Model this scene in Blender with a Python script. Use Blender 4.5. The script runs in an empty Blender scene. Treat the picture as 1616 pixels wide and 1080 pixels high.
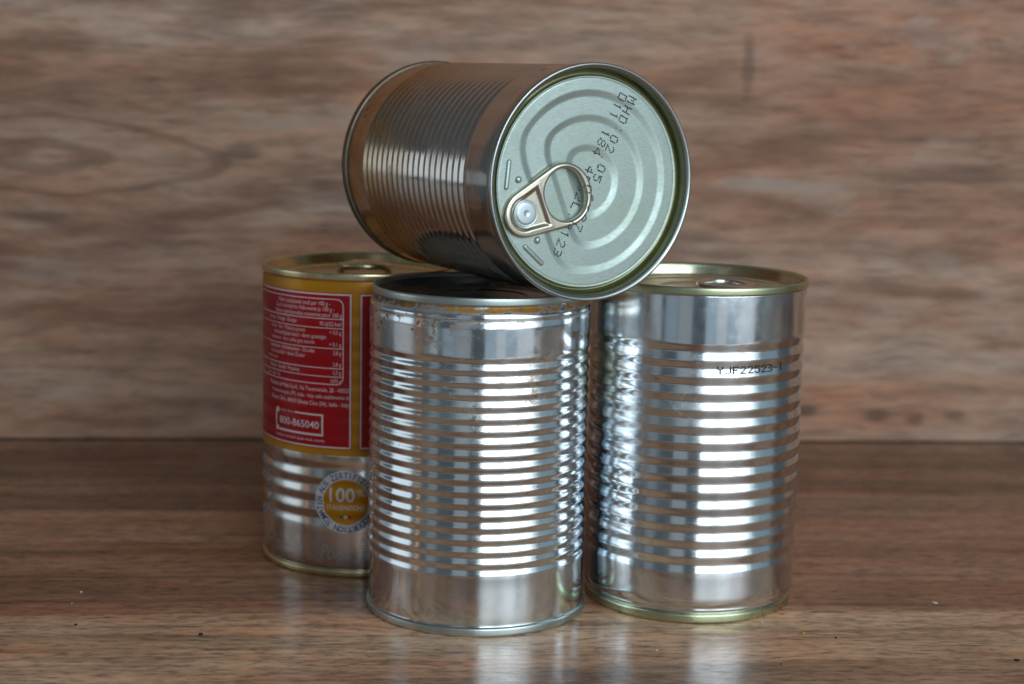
import bpy, bmesh, math, random
from mathutils import Vector, Matrix, noise, Quaternion
random.seed(7)
S = 0.001                      # shapes below are in millimetres, the scene in metres
sc = bpy.context.scene
COL = sc.collection
R = math.radians

# ------------------------------------------------------------------ camera
cam_d = bpy.data.cameras.new('camera'); cam = bpy.data.objects.new('camera', cam_d); COL.objects.link(cam)
PITCH, ROLL = 0.1596, 0.0211
w = Vector((0, math.cos(PITCH), -math.sin(PITCH))); rt = Vector((1, 0, 0)); up = rt.cross(w)
r2 = math.cos(ROLL) * rt + math.sin(ROLL) * up; u2 = -math.sin(ROLL) * rt + math.cos(ROLL) * up
M = Matrix((r2, u2, -w)).transposed().to_4x4(); M.translation = Vector((0, 0, 0.18067))
cam.matrix_world = M
cam_d.sensor_width = 36; cam_d.lens = 58.99
cam_d.clip_start = 0.01; cam_d.clip_end = 50
cam_d.dof.use_dof = True; cam_d.dof.focus_distance = 0.53; cam_d.dof.aperture_fstop = 11.5
sc.camera = cam

# ------------------------------------------------------------------ light: windows of the room behind the photographer, plus added reflection panels
world = bpy.data.worlds.new('World'); sc.world = world; world.use_nodes = True
bg = world.node_tree.nodes['Background']; bg.inputs[0].default_value = (0.74, 0.90, 1.0, 1); bg.inputs[1].default_value = 0.095
def light_panel(az0, az1, z0, z1, rad, dist=1.5, col=(0.82, 0.94, 1.0), c=(0.02, 0.56)):
    """an upright area light (daylight pane, lamp strip or added reflection panel): azimuths (degrees right of the viewer's side) as seen from the cans"""
    am = R((az0 + az1) / 2); half = R(abs(az1 - az0) / 2)
    ld = bpy.data.lights.new('window_or_panel_light', 'AREA'); ld.shape = 'RECTANGLE'
    ld.size = 2 * dist * math.tan(half); ld.size_y = z1 - z0
    ld.energy = rad * math.pi * ld.size * ld.size_y; ld.color = col
    o = bpy.data.objects.new('window_or_panel_light', ld); COL.objects.link(o)
    d = Vector((math.sin(am), -math.cos(am), 0))
    o.location = Vector((c[0], c[1], (z0 + z1) / 2)) + d * dist
    o.rotation_euler = (-d).to_track_quat('-Z', 'Y').to_euler()
    return o
WL = 3.7
for a0, a1, k in ((5, 19, .95), (19, 27, .62), (27, 42, 1.15), (42, 48, .6), (48, 55, .8), (55, 60, .4), (60, 65, .2)):
    light_panel(a0, a1 - .2, 0.03, 1.55, WL * k)
light_panel(65, 90, 0.03, 1.3, .20, 1.5, (.60, .88, 1.0))
light_panel(-24, -9, 0.0, 1.3, .20, 1.6)  # added dim panel, gives the cans a grey reflection
light_panel(-52, -42, -0.5, 1.0, .12, 1.6)  # another added faint panel, only to vary the reflections in the metal
for a0, a1, k, c_ in ((-56, -43, .13, 0), (-38, -25, .22, 1), (-24, -9, .19, 0), (5, 16, .33, 1), (16.2, 27, .42, 0), (27.3, 38, .33, 1), (38.3, 57, .48, 0), (66, 80, .12, 2)):
    light_panel(a0, a1, -0.75, -0.03, k, 1.5, ((.90, .96, 1.0), (.66, .85, 1.0), (.40, .85, .85))[c_])  # added dim tinted panels below table height, mirrored in the plain bands
light_panel(-97, -71, 0.03, 0.42, .85, 1.3)
light_panel(-150, -98, 0.03, 0.20, 0.20, 1.4)
light_panel(-64, -61.8, -0.3, 0.5, .8, 1.5, (1.0, .45, .12))  # thin orange strip standing for an unseen lamp, mirrored in the cans

sc.render.engine = 'CYCLES'
sc.cycles.use_denoising = True
sc.cycles.sample_clamp_indirect = 6.0
sc.cycles.max_bounces = 10; sc.cycles.glossy_bounces = 8
sc.view_settings.view_transform = 'Standard'; sc.view_settings.look = 'None'
sc.view_settings.exposure = 0.12; sc.view_settings.gamma = 1.0

# ------------------------------------------------------------------ node helper
class NT:
    def __init__(s, name):
        s.m = bpy.data.materials.new(name); s.m.use_nodes = True; s.t = s.m.node_tree
        s.b = s.t.nodes['Principled BSDF']; s.co = s.n('ShaderNodeTexCoord').outputs['Object']
    def n(s, k): return s.t.nodes.new(k)
    def set(s, sock, v):
        if hasattr(v, 'links') or isinstance(v, bpy.types.NodeSocket): s.t.links.new(v, sock)
        else: sock.default_value = v
    def bs(s, key, v): s.set(s.b.inputs[key], v)
    def math(s, op, a, b=0.0, c=0.0, clamp=False):
        n = s.n('ShaderNodeMath'); n.operation = op; n.use_clamp = clamp
        s.set(n.inputs[0], a); s.set(n.inputs[1], b); s.set(n.inputs[2], c); return n.outputs[0]
    def vm(s, op, a, b=(0, 0, 0)):
        n = s.n('ShaderNodeVectorMath'); n.operation = op; s.set(n.inputs[0], a); s.set(n.inputs[1], b)
        return n.outputs['Value'] if op in ('LENGTH', 'DOT_PRODUCT', 'DISTANCE') else n.outputs[0]
    def noise(s, co, scale=1, detail=4, rough=.55, dist=0, w=None):
        n = s.n('ShaderNodeTexNoise'); s.set(n.inputs['Vector'], co)
        n.inputs['Scale'].default_value = scale; n.inputs['Detail'].default_value = detail
        n.inputs['Roughness'].default_value = rough; n.inputs['Distortion'].default_value = dist
        return n.outputs['Fac']
    def map(s, v, a, b, c=0., d=1., smooth=True):
        n = s.n('ShaderNodeMapRange'); n.interpolation_type = 'SMOOTHSTEP' if smooth else 'LINEAR'
        s.set(n.inputs[0], v); n.inputs[1].default_value = a; n.inputs[2].default_value = b
        n.inputs[3].default_value = c; n.inputs[4].default_value = d; return n.outputs[0]
    def ramp(s, v, stops):
        n = s.n('ShaderNodeValToRGB'); e = n.color_ramp.elements
        while len(e) < len(stops): e.new(.5)
        for i, (p, c) in enumerate(stops): e[i].position = p; e[i].color = (*c, 1)
        s.set(n.inputs[0], v); return n.outputs[0]
    def mix(s, f, a, b, mode='MIX'):
        n = s.n('ShaderNodeMix'); n.data_type = 'RGBA'; n.blend_type = mode
        s.set(n.inputs[0], f)
        for sock, v in ((n.inputs[6], a), (n.inputs[7], b)):
            s.set(sock, (*v, 1) if isinstance(v, tuple) and len(v) == 3 else v)
        return n.outputs[2]
    def mixf(s, f, a, b):
        n = s.n('ShaderNodeMix'); n.data_type = 'FLOAT'; s.set(n.inputs[0], f); s.set(n.inputs[2], a); s.set(n.inputs[3], b)
        return n.outputs[0]
    def xyz(s, v=None):
        n = s.n('ShaderNodeSeparateXYZ'); s.set(n.inputs[0], v or s.co); return n.outputs
    def bump(s, h, strength, dist):
        n = s.n('ShaderNodeBump'); n.inputs['Strength'].default_value = strength; n.inputs['Distance'].default_value = dist
        s.set(n.inputs['Height'], h); s.set(s.b.inputs['Normal'], n.outputs[0])

# ------------------------------------------------------------------ wood
def wood(name, off, tone=1.0, stops=None, spots=(), cath=None, rough=.36, contrast=1.0, fine=1.0, spec=.4, fs=(38, 1100), s1=(2.0, 34), s2=(9, 170), tint=(1.06, .97, .90), patches=False):
    t = NT(name)
    co = t.vm('ADD', t.co, off)
    warp = t.n('ShaderNodeTexNoise'); t.set(warp.inputs['Vector'], t.vm('MULTIPLY', co, (9, 22, 22))); warp.inputs['Scale'].default_value = 1
    wv = t.vm('MULTIPLY', t.vm('SUBTRACT', warp.outputs['Color'], (.5, .5, .5)), (.0, .010, .010))
    cw = t.vm('ADD', co, wv)
    n1 = t.noise(t.vm('MULTIPLY', cw, (s1[0], s1[1], s1[1])), 1, 5, .55)
    n2 = t.noise(t.vm('MULTIPLY', cw, (s2[0], s2[1], s2[1])), 1, 5, .6)
    n3 = t.noise(t.vm('MULTIPLY', cw, (fs[0], fs[1], fs[1])), 1, 4, .65)
    n4 = t.noise(t.vm('MULTIPLY', co, (26, 60, 60)), 1, 3, .5)
    stops = stops or [(.26, (.240, .140, .098)), (.42, (.335, .202, .142)), (.52, (.390, .258, .190)), (.62, (.420, .310, .245)), (.76, (.370, .205, .135))]
    c = t.ramp(n1, stops)
    c = t.mix(1.0, c, t.ramp(n2, [(.30, (1 - .42 * contrast,) * 3), (.5, (1.0, 1.0, 1.0)), (.72, (1 + .12 * contrast, 1 + .13 * contrast, 1 + .15 * contrast))]), 'MULTIPLY')
    c = t.mix(1.0, c, t.ramp(n3, [(.30, (1 - .38 * fine,) * 3), (.5, (1, 1, 1)), (.70, (1 + .16 * fine,) * 3)]), 'MULTIPLY')
    c = t.mix(1.0, c, t.ramp(n4, [(.32, (.84, .82, .82)), (.55, (1.03, 1.03, 1.03)), (.75, (1.10, 1.12, 1.14))]), 'MULTIPLY')
    hue = t.noise(t.vm('MULTIPLY', co, (9, 46, 46)), 1, 5, .6)
    c = t.mix(1.0, c, t.ramp(hue, [(.30, (1.12, .90, .80)), (.48, (1, 1, 1)), (.68, (.95, 1.05, 1.14))]), 'MULTIPLY')
    if patches:     # worn, paler areas of the print
        pp = t.noise(t.vm('MULTIPLY', t.vm('ADD', co, wv), (15, 44, 44)), 1, 7, .66)
        c = t.mix(t.map(pp, .52, .72, 0, .60), c, (.43, .375, .335))
        dk = t.noise(t.vm('MULTIPLY', t.vm('ADD', cw, (3, 1, 2)), (10, 56, 56)), 1, 7, .64)
        c = t.mix(t.map(dk, .48, .70, 0, .72), c, (.165, .098, .072))
    # pore lines
    pores = t.map(t.noise(t.vm('MULTIPLY', cw, (22, 820, 820)), 1, 2, .5), .66, .74)
    c = t.mix(t.math('MULTIPLY', pores, .55), c, (.05, .035, .03))
    if cath:
        cx, cz, sx, sz, k = cath
        dv = t.vm('MULTIPLY', t.vm('SUBTRACT', t.vm('ADD', t.co, wv), (cx, 0, cz)), (1 / sx, 0, 1 / sz))
        X_, Y_, Z_ = t.xyz(dv)
        d = t.math('ADD', t.math('ADD', t.math('POWER', t.math('ABSOLUTE', X_), 1.35), t.math('POWER', t.math('ABSOLUTE', Z_), 1.6)), t.math('MULTIPLY', t.math('SUBTRACT', n4, .5), .34))
        sn = t.math('SINE', t.math('MULTIPLY', d, k))
        line = t.math('MULTIPLY', t.map(sn, .45, 1.0), t.map(d, 1.45, 1.0))
        line2 = t.math('MULTIPLY', t.map(sn, -.55, -1.0), t.map(d, 1.45, 1.0))
        c = t.mix(t.math('MULTIPLY', line, .40), c, (.085, .055, .042))
        c = t.mix(t.math('MULTIPLY', line2, .36), c, (.34, .27, .22))
    for (cx, cy, cz, rx, ry, rz, col, k) in spots:
        dv = t.vm('MULTIPLY', t.vm('SUBTRACT', t.co, (cx, cy, cz)), (1 / rx, 1 / ry, 1 / rz))
        d = t.math('ADD', t.vm('LENGTH', dv), t.math('MULTIPLY', t.math('SUBTRACT', n2, .5), 1.1))
        c = t.mix(t.math('MULTIPLY', t.map(d, 1.15, .25), k), c, col)
    c = t.mix(1.0, c, (tone * tint[0], tone * tint[1], tone * tint[2]), 'MULTIPLY')
    t.bs('Base Color', c)
    t.bs('Roughness', t.math('ADD', t.map(n3, .3, .7, rough + .05, rough - .05), t.map(t.noise(t.vm('MULTIPLY', co, (60, 90, 90)), 1, 6, .65), .40, .70, -.03, .10)))
    t.b.inputs['Specular IOR Level'].default_value = spec
    t.bump(t.math('ADD', t.math('MULTIPLY', n3, .6), t.math('MULTIPLY', pores, -.5)), .22, .00025)
    return t.m

# ------------------------------------------------------------------ metals, paints
def plain(name, col, metallic=1.0, rough=.3, spec=.5, aniso=0, nscale=0, nvar=0):
    t = NT(name)
    n = t.noise(t.vm('MULTIPLY', t.co, (90, 90, 90)), 1, 5, .6)
    t.bs('Base Color', t.mix(1.0, (*col, 1), t.ramp(n, [(.3, (.86, .86, .86)), (.6, (1.03, 1.03, 1.03))]), 'MULTIPLY'))
    t.bs('Metallic', metallic); t.bs('Specular IOR Level', spec)
    t.bs('Roughness', t.map(n, .3, .7, rough * 1.25, rough * .85))
    return t.m

def tin(name, rust=None, base=(.75, .80, .835), rough=.13, brush=1.0):
    """tinplate: fine hoop scratches, smudges, an uneven surface; rust(t, noise) gives (mask, colour) pairs"""
    t = NT(name)
    scr = t.noise(t.vm('MULTIPLY', t.co, (70, 70, 2600)), 1, 4, .65)
    smu = t.noise(t.vm('MULTIPLY', t.co, (75, 75, 55)), 1, 6, .62)
    spk = t.noise(t.vm('MULTIPLY', t.co, (420, 420, 420)), 1, 3, .6)
    ro = t.math('ADD', t.map(smu, .35, .72, rough * .8, rough * 2.1), t.map(scr, .45, .8, 0, .06 * brush))
    c = t.mix(1.0, (*base, 1), t.ramp(smu, [(.32, (.86, .86, .87)), (.62, (1, 1, 1))]), 'MULTIPLY')
    met = 1.0
    dust = t.map(spk, .735, .78)
    c = t.mix(t.math('MULTIPLY', dust, .5), c, (.35, .34, .32))
    if rust:
        for mask, col, mt, rr in rust(t, smu, spk):
            c = t.mix(mask, c, col); met = t.mixf(mask, met, mt); ro = t.mixf(mask, ro, rr)
    t.bs('Base Color', c); t.bs('Metallic', met); t.bs('Roughness', ro)
    t.bs('Anisotropic', .25)
    t.bump(t.math('ADD', t.math('MULTIPLY', scr, .25 * brush), t.noise(t.vm('MULTIPLY', t.co, (160, 160, 160)), 1, 2, .5)), .06, .00012)
    return t.m

def band(t, z, a, b, soft=.0012):
    return t.math('MULTIPLY', t.map(z, a - soft, a + soft), t.map(z, b + soft, b - soft))

def rust_front(t, smu, spk):
    x, y, z = t.xyz()
    fine = t.noise(t.vm('MULTIPLY', t.co, (330, 330, 420)), 1, 6, .7)
    patch = t.noise(t.vm('MULTIPLY', t.co, (48, 48, 60)), 1, 4, .6)
    mul = lambda a, b: t.math('MULTIPLY', a, b)
    neck = mul(band(t, z, .1056, .1082, .0008), t.map(t.math('ADD', mul(patch, .6), mul(fine, .5)), .45, .60))
    hot = mul(mul(neck, t.map(fine, .38, .56)), t.map(t.math('ADD', patch, mul(x, 6)), .36, .50))
    edge = mul(band(t, z, .1026, .1033, .0005), mul(t.map(t.math('ADD', mul(patch, .5), mul(fine, .6)), .50, .62), .75))
    left = t.map(x, .004, -.016)
    drip = mul(mul(band(t, z, .0965, .1038, .0016), left), t.map(t.math('ADD', mul(patch, .5), mul(fine, .6)), .585, .645))
    rings = mul(band(t, z, .060, .092, .012), t.map(t.math('ADD', mul(fine, .5), mul(patch, .5)), .54, .62))
    pit = mul(band(t, z, .1040, .109, .0006), t.map(fine, .66, .70))
    haze = mul(band(t, z, .088, .104, .003), mul(t.map(patch, .5, .7), .35))
    return [(haze, (.50, .47, .42), .9, .25), (mul(rings, .75), (.30, .165, .06), .4, .45), (drip, (.20, .082, .016), .2, .55),
            (edge, (.20, .10, .028), .3, .5), (neck, (.16, .075, .018), .2, .55), (hot, (.40, .185, .022), .3, .5), (pit, (.03, .02, .015), .1, .7)]

def rust_lying(t, smu, spk):
    x, y, z = t.xyz()
    patch = t.noise(t.vm('MULTIPLY', t.co, (30, 30, 22)), 1, 5, .62)
    fine = t.noise(t.vm('MULTIPLY', t.co, (300, 300, 300)), 1, 5, .7)
    mul = lambda a, b: t.math('MULTIPLY', a, b)
    far = t.map(t.math('ADD', z, mul(t.math('SUBTRACT', patch, .5), .09)), .070, .012)
    film = mul(far, t.map(patch, .30, .55, .35, 1))
    sp = mul(far, t.map(t.math('ADD', mul(fine, .6), mul(patch, .45)), .58, .68))
    blot = mul(far, t.map(t.noise(t.vm('MULTIPLY', t.co, (62, 62, 62)), 1, 5, .65), .54, .66))
    allf = t.math('MULTIPLY', t.map(smu, .4, .7), .25)
    return [(allf, (.42, .37, .31), 1.0, .24), (mul(film, .92), (.42, .25, .09), .95, .28), (mul(blot, .8), (.28, .125, .025), .5, .42), (mul(sp, .95), (.10, .05, .02), .2, .6)]

def rust_right(t, smu, spk):
    x, y, z = t.xyz()
    patch = t.noise(t.vm('MULTIPLY', t.co, (40, 40, 50)), 1, 4, .6)
    mul = lambda a, b: t.math('MULTIPLY', a, b)
    film = mul(mul(t.map(x, -.018, -.032), t.map(z, .055, .10)), t.map(patch, .38, .6))
    sm = mul(band(t, z, .070, .094, .004), mul(t.map(x, .008, -.012), mul(t.map(x, -.030, -.018), t.map(t.math('ADD', mul(patch, .5), mul(spk, .5)), .52, .62))))
    return [(mul(film, .8), (.55, .50, .30), .9, .28), (mul(sm, .55), (.62, .60, .58), .6, .42)]

MAT = {}
MAT['tin_front'] = tin('rusty_tinplate', rust_front, rough=.10)
MAT['tin_right'] = tin('bright_tinplate', rust_right, rough=.115)
MAT['tin_left'] = tin('lacquered_tinplate', None, (.66, .66, .65), rough=.13)
MAT['tin_lying'] = tin('stained_tinplate', rust_lying, (.60, .57, .54), rough=.11)
MAT['rim_front'] = plain('grey_green_seam', (.50, .58, .57), 1, .34)
MAT['lid_front'] = plain('dark_tin_lid', (.42, .46, .48), 1, .22)
MAT['rim_right'] = plain('olive_lacquer_seam', (.52, .56, .37), 1, .30)
MAT['lid_right'] = plain('olive_lacquer_lid', (.58, .58, .44), 1, .22)
MAT['rim_left'] = plain('pale_seam', (.64, .56, .34), 1, .26)
MAT['lid_left'] = plain('gold_lacquer_lid', (.66, .52, .26), 1, .25)
MAT['rim_lying'] = plain('silver_seam', (.40, .43, .42), 1, .28)
MAT['rim_dark'] = plain('stained_seam', (.16, .13, .10), .9, .4)
MAT['chuck'] = plain('olive_lacquer_wall', (.30, .31, .19), 1, .3)
MAT['tab'] = plain('champagne_aluminium', (.62, .585, .48), 1, .30)
MAT['tab_left'] = plain('gold_aluminium', (.62, .56, .38), 1, .28)
MAT['tab_right'] = plain('silver_aluminium', (.72, .73, .72), 1, .2)
MAT['rivet'] = plain('rivet_aluminium', (.60, .68, .72), .9, .38)
MAT['ink'] = plain('black_ink', (.03, .03, .034), 0, .5, .3)
MAT['gold'] = plain('gold_print', (.46, .20, .008), .2, .34, .3)
MAT['red'] = plain('red_print', (.33, .004, .008), 0, .32, .3)
MAT['white'] = plain('white_print', (.66, .56, .58), 0, .4)
MAT['script'] = plain('pale_script_print', (.48, .48, .50), .8, .3)
MAT['navy'] = plain('navy_print', (.05, .055, .13), 0, .4)
MAT['seal_white'] = plain('seal_white_print', (.50, .50, .53), 0, .4)
MAT['green'] = plain('green_print', (.03, .16, .03), 0, .4)
MAT['flag_red'] = plain('flag_red_print', (.40, .02, .02), 0, .4)

# brushed lacquered lid panel of the lying can
t = NT('pale_green_lacquered_lid')
br = t.noise(t.vm('MULTIPLY', t.vm('ADD', t.co, (0, 0, 0)), (1, 1, 1)), 1, 1)
mp = t.n('ShaderNodeMapping'); mp.inputs['Rotation'].default_value = (0, 0, R(-35)); mp.inputs['Scale'].default_value = (520, 2100, 200)
t.set(mp.inputs['Vector'], t.co)
br = t.noise(mp.outputs[0], 1, 4, .6)
pk = t.noise(t.vm('MULTIPLY', t.co, (55, 55, 55)), 1, 4, .6)
c = t.mix(1.0, (.445, .53, .495, 1), t.ramp(br, [(.3, (.86, .86, .86)), (.55, (1, 1, 1)), (.75, (1.08, 1.08, 1.08))]), 'MULTIPLY')
c = t.mix(t.math('MULTIPLY', t.map(pk, .5, .75), .5), c, (.385, .45, .37))
mp2 = t.n('ShaderNodeMapping'); mp2.inputs['Rotation'].default_value = (0, 0, R(22)); mp2.inputs['Scale'].default_value = (45, 2400, 100)
t.set(mp2.inputs['Vector'], t.co)
sc2 = t.map(t.noise(mp2.outputs[0], 1, 3, .6), .66, .76)
spx = t.map(t.noise(t.vm('MULTIPLY', t.co, (700, 700, 700)), 1, 2, .5), .74, .79)
c = t.mix(t.math('MULTIPLY', sc2, .35), c, (.62, .68, .66)); c = t.mix(t.math('MULTIPLY', spx, .6), c, (.12, .12, .10))
t.bs('Base Color', c); t.bs('Metallic', .72); t.bs('Roughness', t.math('ADD', t.map(br, .3, .7, .44, .36), t.map(pk, .35, .7, -.06, .10)))
t.bump(br, .16, .00012); MAT['lid_lying'] = t.m

# ------------------------------------------------------------------ mesh helpers
def link(name, me, mat, parent=None):
    o = bpy.data.objects.new(name, me); COL.objects.link(o)
    if mat: me.materials.append(mat)
    if parent: o.parent = parent
    return o
def mesh(name, vs, fs, mat, parent=None, smooth=True, scale=S):
    me = bpy.data.meshes.new(name); me.from_pydata([(a * scale, b * scale, c * scale) for a, b, c in vs], [], fs); me.update()
    if smooth: me.polygons.foreach_set('use_smooth', [True] * len(me.polygons))
    return link(name, me, mat, parent)
def empty(name, loc, label, cat, rotz=0, group=None):
    o = bpy.data.objects.new(name, None); COL.objects.link(o); o.location = Vector(loc) * S; o.rotation_euler = (0, 0, rotz)
    o.empty_display_size = .02
    o['label'] = label; o['category'] = cat
    if group: o['group'] = group
    return o
def wobble(a, z, wob, seed):
    return wob * noise.noise(Vector((math.sin(a) * 2.1 + seed, math.cos(a) * 2.1, z * .035))) + wob * .2 * noise.noise(Vector((math.sin(a) * 6 + seed, math.cos(a) * 6, z * .14)))
def lathe(name, prof, mat, parent, seg=192, wob=0.0, seed=0.0, cap=False):
    """prof: (r, z) list; th=0 faces -y and grows to the viewer's right"""
    vs, fs = [], []
    n = len(prof)
    for r, z in prof:
        for i in range(seg):
            a = 2 * math.pi * i / seg; q = r
            if wob and r > 1:
                q += wobble(a, z, wob, seed)
            vs.append((q * math.sin(a), -q * math.cos(a), z))
    for k in range(n - 1):
        for i in range(seg):
            j = (i + 1) % seg
            fs.append((k * seg + i, k * seg + j, (k + 1) * seg + j, (k + 1) * seg + i))
    if cap:
        fs.append(tuple((n - 1) * seg + i for i in range(seg)))
    return mesh(name, vs, fs, mat, parent)
def fillet(pts, rad=.25, k=3):
    out = [pts[0]]
    for a, b, c in zip(pts, pts[1:], pts[2:]):
        A, B, C_ = Vector(a), Vector(b), Vector(c)
        d1 = min(rad, (A - B).length * .45); d2 = min(rad, (C_ - B).length * .45)
        if d1 < 1e-6 or d2 < 1e-6: out.append(b); continue
        p, q = B + (A - B).normalized() * d1, B + (C_ - B).normalized() * d2
        for i in range(k + 1):
            s = i / k; out.append(tuple((1 - s) ** 2 * p + 2 * s * (1 - s) * B + s * s * q))
    out.append(pts[-1]); return out

def seam(name, H, ro, mat, parent, h=3.0, flip=False, inner=None, drop=4.3):
    """the double seam: outer wall, rounded top, a short way down the inside"""
    inner = inner or ro - 1.5
    p = [(ro - 1.3, -h - .15), (ro - .35, -h), (ro, -h + .45), (ro + .02, -.75), (ro - .12, -.2), (ro - .55, 0), (ro - 1.0, -.12), (inner, -.7), (inner - .25, -1.5)]
    p = fillet(p, .35)
    if flip: p = [(r, -z) for r, z in p][::-1]
    else: p = [(r, H + z) for r, z in p]
    return lathe(name, p, mat, parent)

def ribs(r, z0, z1, n, amp, shape=1.0, per=12):
    """(r, z) going up: beads between two plain bands"""
    out = []; tot = n * per
    for i in range(tot + 1):
        ph = 2 * math.pi * i / per
        s = math.cos(ph)
        s = (1 - shape) * s + shape * math.asin(.965 * s) / math.asin(.965)
        out.append((r - amp * (1 - s) * .5, z0 + (z1 - z0) * i / tot))
    return out

# ------------------------------------------------------------------ print helpers
FONT = {
 'M': '10001 11011 10101 10101 10001 10001 10001', 'H': '10001 10001 10001 11111 10001 10001 10001',
 'D': '11110 10001 10001 10001 10001 10001 11110', ':': '00000 00100 00000 00000 00000 00100 00000',
 '.': '00000 00000 00000 00000 00000 00000 00100', '0': '01110 10001 10001 10001 10001 10001 01110',
 '1': '00100 01100 00100 00100 00100 00100 00100', '2': '01110 10001 00001 00010 00100 01000 11111',
 '3': '11110 00001 00001 01110 00001 00001 11110', '4': '00010 00110 01010 10010 11111 00010 00010',
 '5': '11111 10000 11110 00001 00001 10001 01110', '7': '11111 00001 00010 00100 00100 01000 01000',
 '8': '01110 10001 10001 01110 10001 10001 01110', 'P': '11110 10001 10001 11110 10000 10000 10000',
 'L': '10000 10000 10000 10000 10000 10000 11111', 'Y': '10001 10001 01010 00100 00100 00100 00100',
 'J': '00001 00001 00001 00001 00001 10001 01110', 'F': '11111 10000 10000 11110 10000 10000 10000',
 '-': '00000 00000 00000 11111 00000 00000 00000', ' ': '00000 00000 00000 00000 00000 00000 00000'}
def dots(text, pitch, dx, dy):
    for i, ch in enumerate(text):
        for r_, row in enumerate(FONT[ch].split()):
            for c_, b in enumerate(row):
                if b == '1': yield i * pitch + (c_ - 2) * dx, (3 - r_) * dy, i
_tc = {}
def text_geo(s, size, xs=1.0, bold=0.0, shear=0.0):
    key = (s, size, xs, bold, shear)
    if key in _tc: return _tc[key]
    cu = bpy.data.curves.new('t', 'FONT'); cu.body = s; cu.size = size; cu.offset = bold; cu.shear = shear; cu.resolution_u = 3
    o = bpy.data.objects.new('t', cu); COL.objects.link(o)
    bpy.context.view_layer.update()
    me = bpy.data.meshes.new_from_object(o.evaluated_get(bpy.context.evaluated_depsgraph_get()))
    bpy.data.objects.remove(o); bpy.data.curves.remove(cu)
    vs = [(v.co.x * xs, v.co.y) for v in me.vertices]; fs = [tuple(p.vertices) for p in me.polygons]
    bpy.data.meshes.remove(me)
    wd = (min(v[0] for v in vs), max(v[0] for v in vs)) if vs else (0, 0)
    _tc[key] = (vs, fs, wd); return _tc[key]
def wrapped(name, polys, rfun, off, mat, parent, stepz=1.0, stepx=1.5):
    """flat shapes (x = arc length in mm from th=0, y = height in mm) laid on the can's side"""
    bm = bmesh.new()
    for vs, fs in polys:
        bv = [bm.verts.new((x, y, 0)) for x, y in vs]
        for f in fs:
            try: bm.faces.new([bv[i] for i in f])
            except ValueError: pass
    ys = [v.co.y for v in bm.verts]; xs = [v.co.x for v in bm.verts]
    z = math.floor(min(ys)) + stepz / 2
    while z < max(ys):
        bmesh.ops.bisect_plane(bm, geom=bm.verts[:] + bm.edges[:] + bm.faces[:], plane_co=(0, z, 0), plane_no=(0, 1, 0)); z += stepz
    x = math.floor(min(xs)) + stepx / 2
    while x < max(xs):
        bmesh.ops.bisect_plane(bm, geom=bm.verts[:] + bm.edges[:] + bm.faces[:], plane_co=(x, 0, 0), plane_no=(1, 0, 0)); x += stepx
    for v in bm.verts:
        a = v.co.x / 36.5; r = rfun(v.co.y) + off + wobble(a, v.co.y, .06, 5.3)
        v.co = Vector((r * math.sin(a), -r * math.cos(a), v.co.y)) * S
    bmesh.ops.recalc_face_normals(bm, faces=bm.faces[:])
    me = bpy.data.meshes.new(name); bm.to_mesh(me); bm.free()
    me.polygons.foreach_set('use_smooth', [True] * len(me.polygons))
    return link(name, me, mat, parent)
def rect(x0, y0, x1, y1): return ([(x0, y0), (x1, y0), (x1, y1), (x0, y1)], [(0, 1, 2, 3)])
def frame(x0, y0, x1, y1, wd, rad=0.0):
    def loop(i):
        a, b, c, d = x0 + i, y0 + i, x1 - i, y1 - i; r_ = max(rad - i, .001); o = []
        for cx, cy, s in ((c - r_, d - r_, 0), (a + r_, d - r_, 90), (a + r_, b + r_, 180), (c - r_, b + r_, 270)):
            for k in range(5): o.append((cx + r_ * math.cos(R(s + k * 22.5)), cy + r_ * math.sin(R(s + k * 22.5))))
        return o
    A, B = loop(0), loop(wd); n = len(A)
    return (A + B, [(i, (i + 1) % n, n + (i + 1) % n, n + i) for i in range(n)])
def disc(cx, cy, r0, r1, n=64):
    if r0 <= 0: return ([(cx + r1 * math.cos(2 * math.pi * i / n), cy + r1 * math.sin(2 * math.pi * i / n)) for i in range(n)], [tuple(range(n))])
    A = [(cx + q * math.cos(2 * math.pi * i / n), cy + q * math.sin(2 * math.pi * i / n)) for q in (r0, r1) for i in range(n)]
    return (A, [(i, n + i, n + (i + 1) % n, (i + 1) % n) for i in range(n)])
def line_text(s, x, y, size, align='L', xs=.78, bold=0.0, shear=0.0, width=None):
    vs, fs, (a, b) = text_geo(s, size, xs, bold, shear)
    k = 1.0
    if width: k = width / (b - a)
    ox = {'L': x - a * k, 'R': x - b * k, 'C': x - (a + b) * k / 2}[align]
    return ([(vx * k + ox, vy + y) for vx, vy in vs], fs)

# ------------------------------------------------------------------ the setting: worktop and wall panel
YAW = R(4.6); ORG = (0, 814.1, 0)
def place(o): o.location = Vector(ORG) * S; o.rotation_euler = (0, 0, YAW)
def block(name, x0, x1, y0, y1, z0, z1, mat, parent=None, bev=.25):
    bm = bmesh.new(); bmesh.ops.create_cube(bm, size=1)
    for v in bm.verts:
        v.co = Vector(((x0 + x1) / 2 + v.co.x * (x1 - x0), (y0 + y1) / 2 + v.co.y * (y1 - y0), (z0 + z1) / 2 + v.co.z * (z1 - z0))) * S
    if bev: bmesh.ops.bevel(bm, geom=bm.edges[:], offset=bev * S, segments=2, affect='EDGES')
    me = bpy.data.meshes.new(name); bm.to_mesh(me); bm.free()
    return link(name, me, mat, parent)
core = plain('chipboard_core', (.05, .035, .025), 0, .8)
top = block('tabletop', -1300, 900, -600, 20, -38, -1.6, core); place(top); top['kind'] = 'structure'
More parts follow.
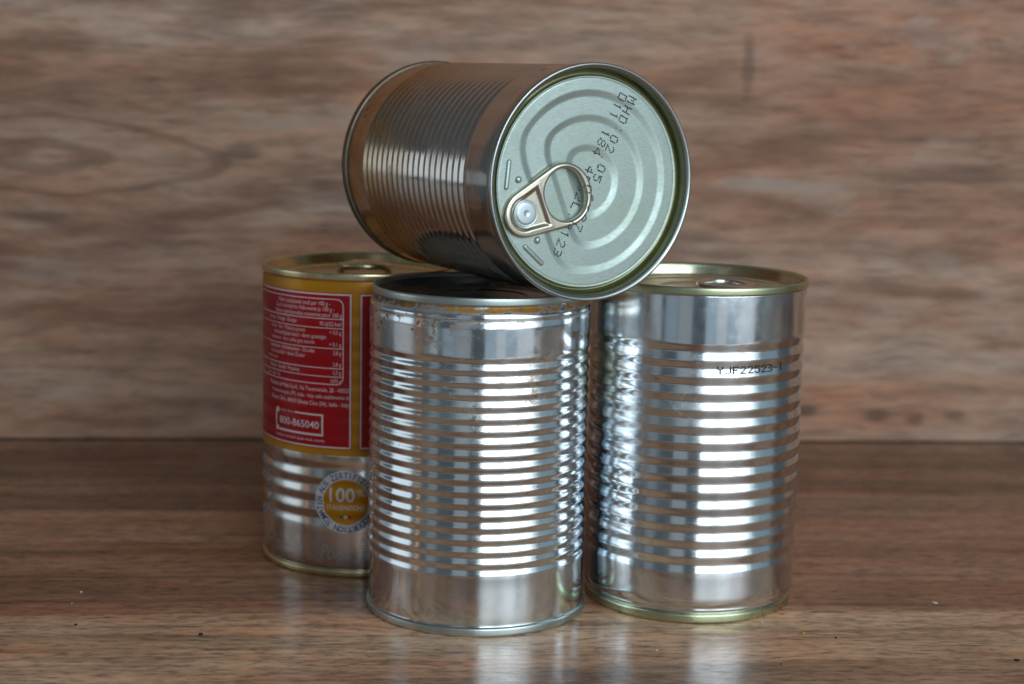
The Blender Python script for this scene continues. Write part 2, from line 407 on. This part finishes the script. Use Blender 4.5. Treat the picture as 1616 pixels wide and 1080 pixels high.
GREY = [(.30, (.180, .108, .070)), (.45, (.300, .190, .126)), (.56, (.370, .245, .168)), (.68, (.405, .290, .210)), (.80, (.300, .168, .106))]
RED = [(.28, (.100, .055, .036)), (.42, (.200, .108, .070)), (.53, (.260, .145, .097)), (.64, (.310, .200, .142)), (.78, (.210, .105, .068))]
DARK = [(.28, (.085, .049, .032)), (.42, (.160, .092, .060)), (.53, (.215, .126, .083)), (.64, (.27, .175, .122)), (.78, (.175, .092, .059))]
seams = [-1.0, -133, -268, -402, -536, -599]
for i, (a, b) in enumerate(zip(seams, seams[1:])):
    st = (DARK, RED, GREY, RED, GREY)[i]
    m = wood('worktop_wood', (.37 * i + .11, .05 * i, .3 * i), stops=st, rough=.22, contrast=1.15, fine=1.7, spec=.42, fs=(150, 520), tone=(1.08, 1.34, 1.52, 1.3, 1.35)[i], tint=((1.14, .96, .82), (1.14, .96, .82), (1.10, .98, .86))[min(i, 2)])
    block('plank', -1299, 899, b + .2, a - .2, -1.5, 0, m, top, .35)
def wp(x, z): return x * S, z * S
D1, D2, LT, RDD = (.075, .050, .042), (.10, .066, .052), (.36, .31, .275), (.235, .125, .080)
wall_spots = [
    (.112, 0, .186, .0042, .05, .019, D2, .55),
    (-.132, 0, .140, .014, .05, .005, D1, .55), (-.225, 0, .108, .022, .05, .0035, D1, .6), (-.118, 0, .152, .020, .05, .004, LT, .5),
    (.100, 0, .124, .030, .05, .006, RDD, .65), (.135, 0, .128, .040, .05, .004, LT, .75), (.205, 0, .160, .040, .05, .007, RDD, .5),
    (.200, 0, .152, .030, .05, .003, D1, .5), (.215, 0, .135, .045, .05, .006, D2, .5), (.208, 0, .150, .008, .05, .004, LT, .5),
    (.148, 0, .016, .008, .05, .004, D1, .7), (.185, 0, .013, .008, .05, .005, D1, .6), (.205, 0, .012, .007, .05, .005, D1, .55), (.225, 0, .014, .007, .05, .004, D1, .5),
    (-.09, 0, .125, .012, .05, .003, D1, .35), (-.21, 0, .225, .02, .05, .006, LT, .45), (.215, 0, .09, .01, .05, .012, LT, .4), (-.12, 0, .09, .006, .05, .008, RDD, .35)]
wallm = wood('wall_panel_wood', (1.7, .4, .9), 1.0, None, wall_spots, cath=(-.222, .137, .088, .019, 8.5), rough=.55, contrast=.75, fine=.8, spec=.2, s1=(3.2, 22), s2=(22, 150), fs=(60, 420), tint=(1.10, .97, .89), patches=True)
wall = block('wall', -440, 900, .4, 14, .45, 950, wallm, None, .12); place(wall); wall['kind'] = 'structure'

# ------------------------------------------------------------------ can positions (mm)
FX, FY, FH = -10.8, 557.2, 110.46
RX, RY, RH = 63.7, 574.0, 113.3
LX, LY, LH = -56.0, 618.1, 110.0

# pull tab: u runs from the nose (u=-32.6) to the ring's tip (u=0), v across
def tab_parts(parent, mat, zbase, lift=0.0, rivet=True):
    """parent frame: tab axis along +x, panel at zbase"""
    N, Mk = 160, 34
    def outer(a):
        # hull of a nose circle and a ring ellipse
        dx, dy = math.cos(a), math.sin(a)
        best = None
        def sup(cx, rx, ry):
            k = math.hypot(rx * dx, ry * dy); return cx + rx * rx * dx / k, ry * ry * dy / k, cx * dx + k
        p, q = sup(-25.0, 7.6, 7.4), sup(-10.0, 9.8, 10.3)
        return (p if p[2] > q[2] else q)[:2]
    oc = [outer(2 * math.pi * i / N) for i in range(N)]
    # resample evenly
    L = [0]
    for i in range(N): L.append(L[-1] + math.dist(oc[i], oc[(i + 1) % N]))
    def at(s):
        s %= L[-1]
        for i in range(N):
            if L[i + 1] >= s:
                k = (s - L[i]) / max(L[i + 1] - L[i], 1e-9); a, b = oc[i], oc[(i + 1) % N]
                return a[0] + (b[0] - a[0]) * k, a[1] + (b[1] - a[1]) * k
        return oc[0]
    O = [at(L[-1] * i / N) for i in range(N)]
    hc = (-9.9, 0.0)
    def hole(px, py):
        a = math.atan2(py / 8.2, (px - hc[0]) / 7.2); k = 1.0
        e = 2.35
        c_, s_ = math.cos(a), math.sin(a); rr = (abs(c_) ** e + abs(s_) ** e) ** (-1 / e)
        wv = 8.2 - .9 * max(0, -c_)      # narrower toward the nose
        return hc[0] + 7.0 * rr * c_, wv * rr * s_
    Hh = [hole(*p) for p in O]
    def sm(x, a, b):
        x = min(1, max(0, (x - a) / (b - a))); return x * x * (3 - 2 * x)
    def pocket(u, v):
        d1 = math.hypot((u + 25.0), v) - 4.9
        # widening toward the bridge
        k = min(1, max(0, (u + 25) / 6.5)); d2 = max(abs(v) - (4.9 + 1.2 * k), -(u + 25.0)) if u > -25 else d1
        d = max(min(d1, d2), u + 18.6)
        return d
    def topz(u, v, e_out, e_in):
        z = 1.35 * math.sqrt(max(0, 1 - (1 - min(1, e_out / 1.1)) ** 2)) if e_out < 1.1 else 1.35
        z2 = 1.35 * math.sqrt(max(0, 1 - (1 - min(1, e_in / 1.0)) ** 2)) if e_in < 1.0 else 1.35
        z = min(z, z2)
        z -= .95 * (1 - sm(pocket(u, v), -.7, .7))
        z += .05 * math.exp(-((pocket(u, v) - .8) / .6) ** 2)
        return max(z, .0)
    def raise_(u): return lift * max(0, (u + 24)) 
    vs, fs = [], []
    for k in range(Mk + 1):
        s = k / Mk; s = .5 - .5 * math.cos(math.pi * s) if False else s
        for i in range(N):
            a, b = O[i], Hh[i]; Ltot = math.dist(a, b)
            # finer near the two edges
            q = s * s * (3 - 2 * s) * .6 + s * .4
            u, v = a[0] + (b[0] - a[0]) * q, a[1] + (b[1] - a[1]) * q
            z = topz(u, v, q * Ltot, (1 - q) * Ltot)
            vs.append((u, v, zbase + .35 + z + raise_(u)))
    for i in range(N):   # bottom outer, bottom inner
        vs.append((O[i][0], O[i][1], zbase + .12 + raise_(O[i][0])))
    for i in range(N): vs.append((Hh[i][0], Hh[i][1], zbase + .12 + raise_(Hh[i][0])))
    for k in range(Mk):
        for i in range(N):
            j = (i + 1) % N; fs.append((k * N + i, k * N + j, (k + 1) * N + j, (k + 1) * N + i))
    b0 = (Mk + 1) * N
    for i in range(N):
        j = (i + 1) % N
        fs.append((b0 + i, b0 + j, j, i)); fs.append((Mk * N + i, Mk * N + j, b0 + N + j, b0 + N + i)); fs.append((b0 + N + i, b0 + N + j, b0 + j, b0 + i))
    tb = mesh('pull_tab', vs, fs, mat, parent)
    if rivet:
        pr = fillet([(4.3, .62), (4.2, .78), (4.0, .78), (3.85, .66), (3.5, .66), (3.4, .95), (3.1, 1.05), (.95, 1.10), (.65, .98), (.0001, .96)], .12)
        rv = lathe('rivet', [(r_, zbase + .12 + z) for r_, z in pr], MAT['rivet'], tb, 48)
        for v in rv.data.vertices: v.co.x += -24.5 * S
    return tb, (O, Hh, topz, raise_)

def concentric_lid(name, H, rin, mat, parent, steps, depth=4.0):
    p = [(rin + .9, H - 1.5), (rin, H - depth - .3), (rin - .35, H - depth - .6), (rin - .9, H - depth - .4), (rin - 1.2, H - depth + .3)]
    z = H - depth + .3
    for r_, dz in steps:
        p += [(r_ + .8, z), (r_, z + dz)]; z += dz
    p += [(.01, z)]
    return lathe(name, fillet(p, .5, 3), mat, parent, 128)

# ------------------------------------------------------------------ front can: rusted neck, fine beads
can = empty('tin_can', (FX, FY, 0), 'ribbed silver can with rust under its top rim, nearest in front', 'can', 0)
pf = [(36.9, 2.6), (36.6, 3.1), (36.7, 4.0)] + [(36.75, z) for z in (7, 11, 15, 18.5)]
pf += ribs(36.95, 20.2, 91.4, 18, .52, .6, 14)
pf += [(36.9, 92.6), (36.95, 96), (37.0, 100), (37.0, 102.4)] + [(36.8, 103.0), (36.9, 103.5), (36.95, 104.2), (36.75, 105.0), (36.2, 105.8), (35.6, 106.6), (35.3, 107.2), (35.2, 108)]
lathe('body', pf, MAT['tin_front'], can, 224, .05, 3.1)
seam('top_rim', FH, 36.15, MAT['rim_front'], can, 2.9)
seam('bottom_rim', 0, 37.55, MAT['rim_front'], can, 3.0, True)
concentric_lid('lid', FH, 33.6, MAT['lid_front'], can, [(28, -.5), (22, .5), (15, -.4)], 4.0)

# ------------------------------------------------------------------ right can: wide beads, olive rims, inkjet code
can = empty('tin_can', (RX, RY, 0), 'shiny silver can with olive green rims and a black printed code', 'can', 0)
pr = [(34.6, 2.7), (35.2, 3.4), (35.9, 4.2), (36.2, 4.9), (35.9, 5.3), (36.4, 5.9), (36.85, 6.6)] + [(36.9, z) for z in (9, 12, 15)]
pr += ribs(37.0, 17.6, 94.8, 14, .56, .95, 16)
pr += [(36.95, 96), (36.95, 99), (36.95, 103), (36.95, 107), (36.95, 110.2), (36.95, 110.6), (36.3, 111)]
lathe('body', pr, MAT['tin_right'], can, 224, .035, 8.7)
def r_right(z):
    best = pr[0][0]
    for (a, za), (b, zb) in zip(pr, pr[1:]):
        if za <= z <= zb: return a + (b - a) * (z - za) / max(zb - za, 1e-9)
    return best
seam('top_rim', RH, 37.55, MAT['rim_right'], can, 2.9)
seam('bottom_rim', 0, 35.9, MAT['rim_right'], can, 3.2, True)
ld = concentric_lid('lid', RH, 34.8, MAT['lid_right'], can, [(29, -.5), (26.5, .4), (23, -.4), (12, -.3)], 3.9)
hold, _ = tab_parts(can, MAT['tab_right'], RH - 4.1, .035)
hold.matrix_local = Matrix.Rotation(R(150), 4, 'Z') @ Matrix.Translation(Vector((0, 0, 0)))
# inkjet code, small discs laid on the side
vs, fs = [], []
for x, y, i in dots('YJF22523-1', 2.68, .42, .34):
    for sx in (0,):
        b = len(vs); xc = R(6.6) * 36.9 + x; yc = 86.1 + y + .02 * i
        for dx_, dy_ in ((-.27, -.2), (.27, -.2), (.27, .2), (-.27, .2)):
            a = (xc + dx_) / 36.9; r_ = r_right(yc + dy_) + .09 + wobble(a, yc + dy_, .035, 8.7)
            vs.append((r_ * math.sin(a), -r_ * math.cos(a), yc + dy_))
        fs.append((b, b + 1, b + 2, b + 3))
mesh('printed_code', vs, fs, MAT['ink'], can, False)

# ------------------------------------------------------------------ left can: red and gold print, gold seals
can = empty('tin_can', (LX, LY, 0), 'can with red and gold printed label standing behind on the left', 'can', 0)
pl = [(36.0, 2.6), (36.2, 3.2), (36.4, 4.2)] + [(36.5, z) for z in (7, 10, 13, 16)]
pl += ribs(36.6, 18.2, 42.4, 4, .60, .7, 14)
pl += ribs(36.6, 43.6, 97.6, 9, .20, .2)
pl += [(36.55, 99.5), (36.5, 103), (36.4, 106), (35.8, 108)]
def r_left(z):
    for (a, za), (b, zb) in zip(pl, pl[1:]):
        if za <= z <= zb: return a + (b - a) * (z - za) / max(zb - za, 1e-9)
    return 36.5
lathe('body', pl, MAT['tin_left'], can, 192, .06, 5.3)
seam('top_rim', LH, 37.0, MAT['rim_left'], can, 2.9)
seam('bottom_rim', 0, 36.9, MAT['rim_left'], can, 2.7, True)
concentric_lid('lid', LH, 34.2, MAT['lid_left'], can, [(27, -.5), (20, .4)], 3.9)
hold, _ = tab_parts(can, MAT['tab_left'], LH - 3.9, .085)
hold.matrix_local = Matrix.Translation(Vector((.001, -.003, 0))) @ Matrix.Rotation(R(-86), 4, 'Z')
zz = [44.6] + [p[1] for p in pl if 44.7 < p[1] < 107] + [107.2]
lab = lathe('printed_label', [(r_left(z) + .04, z) for z in zz], MAT['gold'], can, 192, .06, 5.3)
A = lambda deg: R(deg) * 36.5
panels = []
for c0 in (-90.2, 3.9, 98):
    panels.append((A(c0), A(c0 + 90)))
for a, b in panels: wrapped('red_panel', [rect(a, 47.0, b, 103.0)], r_left, .08, MAT['red'], lab, 1.0, 2.0)
polys = [frame(a + .25, 47.3, b - .25, 102.7, .55) for a, b in panels]
x0, x1 = A(-78), A(-4.9)
polys += [frame(x0, 70.2, x1, 100.9, .32, 2.6)]
for z in (93.7, 90.4, 83.2, 76.1, 73.1): polys.append(rect(x0, z - .14, x1, z + .14))
T = lambda s, y, xr, size=2.1, **k: polys.append(line_text(s, A(xr), y, size, 'R', **k))
T('Valori nutrizionali medi per 100 g -', 98.4, -12.6)
T('Durchschnittliche Nährwerte je 100 g -', 96.4, -10.2)
T('Valeurs nutritionnelles moyennes pour 100 g', 94.4, -6.0)
Tl = lambda s, y, size=1.9: polys.append(line_text(s, A(-74), y, size, 'L', xs=.8))
def row(l, z, xr): T(l, z, xr, 1.9)
row('Energia - Energie - Énergie', 91.6, -34); T('92 kJ/22 kcal', 91.3, -6.3, 2.0)
row('Grassi - Fett - Matières grasses', 88.6, -28); T('< 0,5 g', 88.3, -6.3, 2.0)
row('di cui acidi grassi saturi - davon gesättigte', 86.6, -15)
row('Fettsäuren - dont acides gras saturés', 84.5, -22); T('< 0,1 g', 84.0, -6.3, 2.0)
row('Carboidrati - Kohlenhydrate - Glucides', 81.4, -22); T('3,8 g', 81.0, -6.3, 2.0)
row('di cui zuccheri - davon Zucker', 79.4, -28)
row('dont sucres', 77.4, -50); T('3,8 g', 76.9, -6.3, 2.0)
row('Proteine - Eiweiß - Protéines', 74.1, -32); T('1,3 g', 74.0, -6.3, 2.0)
row('Sale - Salz - Sel', 71.2, -48); T('0,03 g', 71.0, -6.3, 2.0)
T('Prodotto da Mutti S.p.A., Via Traversetolo, 28 - 43022', 67.6, -1.8, 2.1)
T('Montechiarugolo (PR), Italia - Italy nello stabilimento di', 65.1, -1.8, 2.0)
T('Oliveto Citra - 84020 Oliveto Citra (SA), Italia - Italy', 62.5, -1.8, 2.1)
# phone box: receiver, frame, number
bx0, bx1 = A(-52), A(-16.5)
polys += [rect(bx0 + 2, 51.4, bx1, 52.1), rect(bx1 - .65, 52.1, bx1, 59.3), rect(bx0 + 10.5, 58.7, bx1 - .65, 59.3)]
polys += [rect(bx0, 51.6, bx0 + .7, 59.2), rect(bx0 + .7, 57.8, bx0 + 1.9, 59.6), rect(bx0 + .7, 51.2, bx0 + 1.7, 52.9)]
polys.append(line_text('NUMERO VERDE', bx0 + 2.2, 58.5, 1.1, 'L', width=7.6))
polys.append(line_text('800-865040', (bx0 + bx1) / 2 + .5, 54.0, 3.7, 'C', bold=.03, width=bx1 - bx0 - 4.2))
polys.append(line_text('www.mutti-parma.com', (bx0 + bx1) / 2 + .3, 49.3, 1.5, 'C', width=bx1 - bx0 + .4))
wrapped('white_lettering', polys, r_left, .13, MAT['white'], lab, 1.0, 2.0)
for th, full in ((-3.4, True), (-77, True)):
    cx, cz = A(th), 27.7
    s = wrapped('seal', [disc(cx, cz, 0, 11.4)], r_left, .05, MAT['seal_white'], can, .8, 1.2)
    wrapped('seal_centre', [disc(cx, cz, 0, 8.3)], r_left, .09, MAT['gold'], s, .8, 1.2)
    ring = []
    msg = 'TOMATEN AUS ZERTIFIZIERTER PRODUKTION '
    for k, ch in enumerate(msg):
        if ch == ' ': continue
        vs, fs, (a, b) = text_geo(ch, 3.0, .86, .05)
        an = R(-128) - 2 * math.pi * k / len(msg); rr = 8.85
        ca, sa = math.cos(an - math.pi / 2), math.sin(an - math.pi / 2)
        P = []
        for vx, vy in vs:
            lx, ly = vx - (a + b) / 2, vy + rr
            P.append((cx + lx * ca - ly * sa, cz + lx * sa + ly * ca))
        ring.append((P, fs))
    wrapped('seal_lettering', ring, r_left, .10, MAT['navy'], s, .8, 1.2)
    wrapped('seal_number', [line_text('100', cx - 1.3, cz + .2, 7.2, 'C', bold=.10, width=9.2), line_text('%', cx + 5.6, cz + 2.2, 3.6, 'C', width=2.8),
                            line_text('ITALIENISCHE', cx, cz - 2.7, 2.3, 'C', width=13.5)], r_left, .13, MAT['seal_white'], s, .8, 1.2)
    for k, mt in enumerate(('green', 'seal_white', 'flag_red')):
        wrapped('flag_dot', [disc(cx - 1.5 + 1.5 * k, cz - 5.4, 0, .7, 16)], r_left, .13, MAT[mt], s, .8, 1.2)
wrapped('script_lettering', [line_text('Polpa', A(-18), 6.4, 8.2, 'L', shear=.35, xs=.62), line_text('Polpa', A(-62), 6.4, 8.2, 'L', shear=.35, xs=.62)], r_left, .05, MAT['script'], can, 2, 2)

# ------------------------------------------------------------------ lying can: ring-pull end turned to the viewer
TA = 0.5231; ax = Vector((math.sin(TA), -math.cos(TA), 0)); TH = 109.6
e1 = Vector((0, 0, 1)).cross(ax).normalized(); e2 = ax.cross(e1)
tc = Vector((-2.78, 571.0, 147.02)) - ax * TH / 2
can = empty('tin_can', (0, 0, 0), 'brown stained can lying on its side atop the others, pull tab lid facing out', 'can')
Mx = Matrix((e1, e2, ax)).transposed().to_4x4(); Mx.translation = tc * S; can.matrix_world = Mx
pt = [(35.4, 2.6), (35.9, 3.4), (36.3, 4.2)] + [(36.4, z) for z in (7, 10, 13, 16)]
pt += ribs(36.5, 17.2, 92.2, 19, .62, .3, 14)
pt += [(36.45, 93.4), (36.45, 97), (36.45, 101), (36.4, 104.5), (36.1, 106.4), (35.6, 108)]
lathe('body', pt, MAT['tin_lying'], can, 224, .06, 1.7)
seam('end_rim', TH, 37.15, MAT['rim_lying'], can, 2.9, inner=35.4)
seam('base_rim', 0, 37.0, MAT['rim_dark'], can, 2.9, True)
lathe('base_panel', [(.01, 3.6), (28, 3.6), (33.5, 3.9), (34.6, .9)], MAT['rim_dark'], can, 96)
PZ = TH - 3.5
wallp = fillet([(35.25, TH - .9), (35.0, TH - 1.6), (34.3, PZ - .9), (33.9, PZ - 1.3), (33.5, PZ - 1.25), (33.15, PZ - .5), (32.95, PZ - .12)], .3)
lathe('chuck_wall', wallp, MAT['chuck'], can, 192)
U = Vector((.928, .372)); V = Vector((-.372, .928))
def smin(a, b, k):
    h = max(k - abs(a - b), 0) / k; return max(a, b) + h * h * k * .25
def sst(x, a, b):
    x = min(1, max(0, (x - a) / (b - a))); return x * x * (3 - 2 * x)
def panel_z(x, y):
    r_ = math.hypot(x, y); pu = x * U.x + y * U.y
    z = 0.0
    for Rr_, c_, dp in ((27.7, 19.2, .56), (20.0, 10.6, .56), (10.7, 4.6, .5)):
        d = smin(r_ - Rr_, -pu - c_, 5.0)
        q = min(1, max(0, (1.05 - d) / 2.1)); z -= dp * (.9 * q + .1 * sst(q, 0, 1))
    z -= .10 * math.exp(-((r_ - 32.35) / .12) ** 2)      # score line
    return PZ + z
vs, fs = [(0, 0, panel_z(0, 0))], []
rs = [.6 + .3 * i for i in range(104)]; rs = [q for q in rs if q < 31.9] + [32.0, 32.15, 32.25, 32.35, 32.45, 32.6, 32.95]; SEG = 288
for q in rs:
    for i in range(SEG):
        a = 2 * math.pi * i / SEG; x, y = q * math.cos(a), q * math.sin(a)
        vs.append((x, y, panel_z(x, y)))
for i in range(SEG): fs.append((0, 1 + i, 1 + (i + 1) % SEG))
for k in range(len(rs) - 1):
    for i in range(SEG):
        j = (i + 1) % SEG; b = 1 + k * SEG
        fs.append((b + i, b + SEG + i, b + SEG + j, b + j))
lid = mesh('lid', vs, fs, MAT['lid_lying'], can)
tb, (O, Hh, topz, raise_) = tab_parts(can, MAT['tab'], PZ, .018)
ang = math.atan2(U.y, U.x); tb.matrix_local = Matrix.Rotation(ang, 4, 'Z')
# embossed bars and dots
def capsule(name, a, b, rad, h, parent):
    a, b = Vector(a), Vector(b); d = (b - a); L = d.length; th = math.atan2(d.y, d.x) if L > 1e-6 else 0
    vs, fs = [], []; n = 24; rings = 6
    for k in range(rings + 1):
        q = k / rings * math.pi / 2; rr, zz_ = rad * math.cos(q), h * math.sin(q)
        for i in range(n):
            an = 2 * math.pi * i / n + 1e-4; ox = L / 2 * (1 if math.cos(an) > 0 else -1)
            lx, ly = ox + rr * math.cos(an), rr * math.sin(an)
            m = (a + b) / 2
            vs.append((m.x + lx * math.cos(th) - ly * math.sin(th), m.y + lx * math.sin(th) + ly * math.cos(th), PZ - .05 + zz_))
    for k in range(rings):
        for i in range(n):
            j = (i + 1) % n; fs.append((k * n + i, k * n + j, (k + 1) * n + j, (k + 1) * n + i))
    fs.append(tuple(rings * n + i for i in range(n)))
    return mesh(name, vs, fs, MAT['lid_lying'], parent)
capsule('embossed_bar', (-28.8, 6.6), (-29.6, -1.1), .85, .75, lid)
capsule('embossed_bar', (-22.5, -19.5), (-16.5, -24.8), .85, .75, lid)
capsule('embossed_dot', (-25.4, 1.2), (-25.4, 1.2), 1.15, 1.0, lid)
capsule('embossed_dot', (-18.2, -17.6), (-18.2, -17.6), 1.15, 1.0, lid)
# dot-matrix date
def inside(poly, x, y):
    c_ = False; n = len(poly)
    for i in range(n):
        (xa, ya), (xb, yb) = poly[i], poly[i - 1]
        if (ya > y) != (yb > y) and x < (xb - xa) * (y - ya) / (yb - ya) + xa: c_ = not c_
    return c_
def edge_d(poly, x, y): 
    best = 1e9; P = Vector((x, y))
    for i in range(len(poly)):
        a, b = Vector(poly[i - 1]), Vector(poly[i]); ab = b - a
        s = min(1, max(0, (P - a).dot(ab) / max(ab.length_squared, 1e-12))); best = min(best, (a + ab * s - P).length)
    return best
vs, fs = [], []
for text, p0, p1 in (('MHD:02.05.2027', (15.3, 25.6), (-2.6, -14.1)), ('D11 184 4P02L:0123', (11.7, 26.5), (-10.4, -21.8))):
    p0, p1 = Vector(p0), Vector(p1); d = (p1 - p0); pitch = d.length / (len(text) - 1); d.normalize(); upv = Vector((-d.y, d.x))
    for x, y, i in dots(text, pitch, .46, .46):
        q = p0 + d * x + upv * y + Vector((random.gauss(0, .04), random.gauss(0, .04)))
        u, v = q.dot(U), q.dot(V)
        z = panel_z(q.x, q.y)
        if inside(O, u, v) and not inside(Hh, u, v):
            z = PZ + .35 + topz(u, v, edge_d(O, u, v), edge_d(Hh, u, v)) + raise_(u)
        b = len(vs); rr = random.uniform(.23, .29)
        for k in range(6): vs.append((q.x + rr * math.cos(k * math.pi / 3), q.y + rr * math.sin(k * math.pi / 3), z + .05))
        fs.append(tuple(range(b, b + 6)))
mesh('printed_date', vs, fs, MAT['ink'], lid, False)

# ------------------------------------------------------------------ crumbs on the worktop
CR = {k: plain(k + '_crumb', c, 0, .7) for k, c in dict(white=(.75, .74, .72), black=(.012, .01, .01), yellow=(.62, .40, .04), orange=(.45, .15, .03), red=(.16, .03, .02)).items()}
crumbs = [
    (-98, 517, 1.0, .6, 'black', 'largest black speck on the worktop, left of the front can'),
    (-140, 524, .8, .4, 'black', 'flat black speck near the left edge of the worktop'),
    (-147, 558, .55, .5, 'white', 'brightest white grain on the worktop at far left'),
    (-147, 546, .35, .3, 'white', 'tiny white grain below the brighter one at far left'),
    (-83, 521, .3, .25, 'white', 'tiny white grain between the black speck and the front can'),
    (-93, 514, .35, .2, 'red', 'tiny red crumb beside the largest black speck'),
    (150, 566, 1.3, .5, 'white', 'pale flake lying far right of the right can'),
    (98, 531, .8, .5, 'yellow', 'yellow crumb in front of the right can'),
    (108, 527, .5, .6, 'black', 'small black speck right of the yellow crumb'),
    (86, 501, .5, .35, 'red', 'dark red crumb at the lower right, nearest the viewer'),
    (48, 511, .5, .4, 'white', 'white grain between the floor reflections of the two cans'),
    (-30, 520.5, .6, .25, 'orange', 'orange crumb at the foot of the front can'),
    (94.0, 550, .8, .5, 'orange', 'orange brown crumb touching the base of the right can'),
    (86, 541.5, .5, .4, 'white', 'white grain at the front foot of the right can'),
    (162, 509, 1.1, .5, 'black', 'dark chip at the right edge of the picture'),
    (30, 505, .3, .25, 'white', 'faint white grain in the gap between the can reflections'),
    (36, 503, .3, .25, 'white', 'faint white grain beside another in the gap between the can reflections')]
for x, y, s_, h_, kind, label in crumbs:
    bm = bmesh.new(); bmesh.ops.create_icosphere(bm, subdivisions=2, radius=1)
    for v in bm.verts:
        k = 1 + .45 * noise.noise(v.co * 1.6 + Vector((x, y, s_)))
        v.co = Vector((v.co.x * s_ * k, v.co.y * s_ * k * .7, v.co.z * h_ * k * .6)) * S * .85
    zm = min(v.co.z for v in bm.verts)
    for v in bm.verts: v.co.z -= zm
    me = bpy.data.meshes.new('crumb'); bm.to_mesh(me); bm.free()
    o = link('crumb', me, CR[kind]); o.location = (x * S, y * S, 0); o.rotation_euler = (0, 0, random.random() * 6)
    o['label'] = label; o['category'] = 'crumb'; o['group'] = 'crumbs on the worktop'
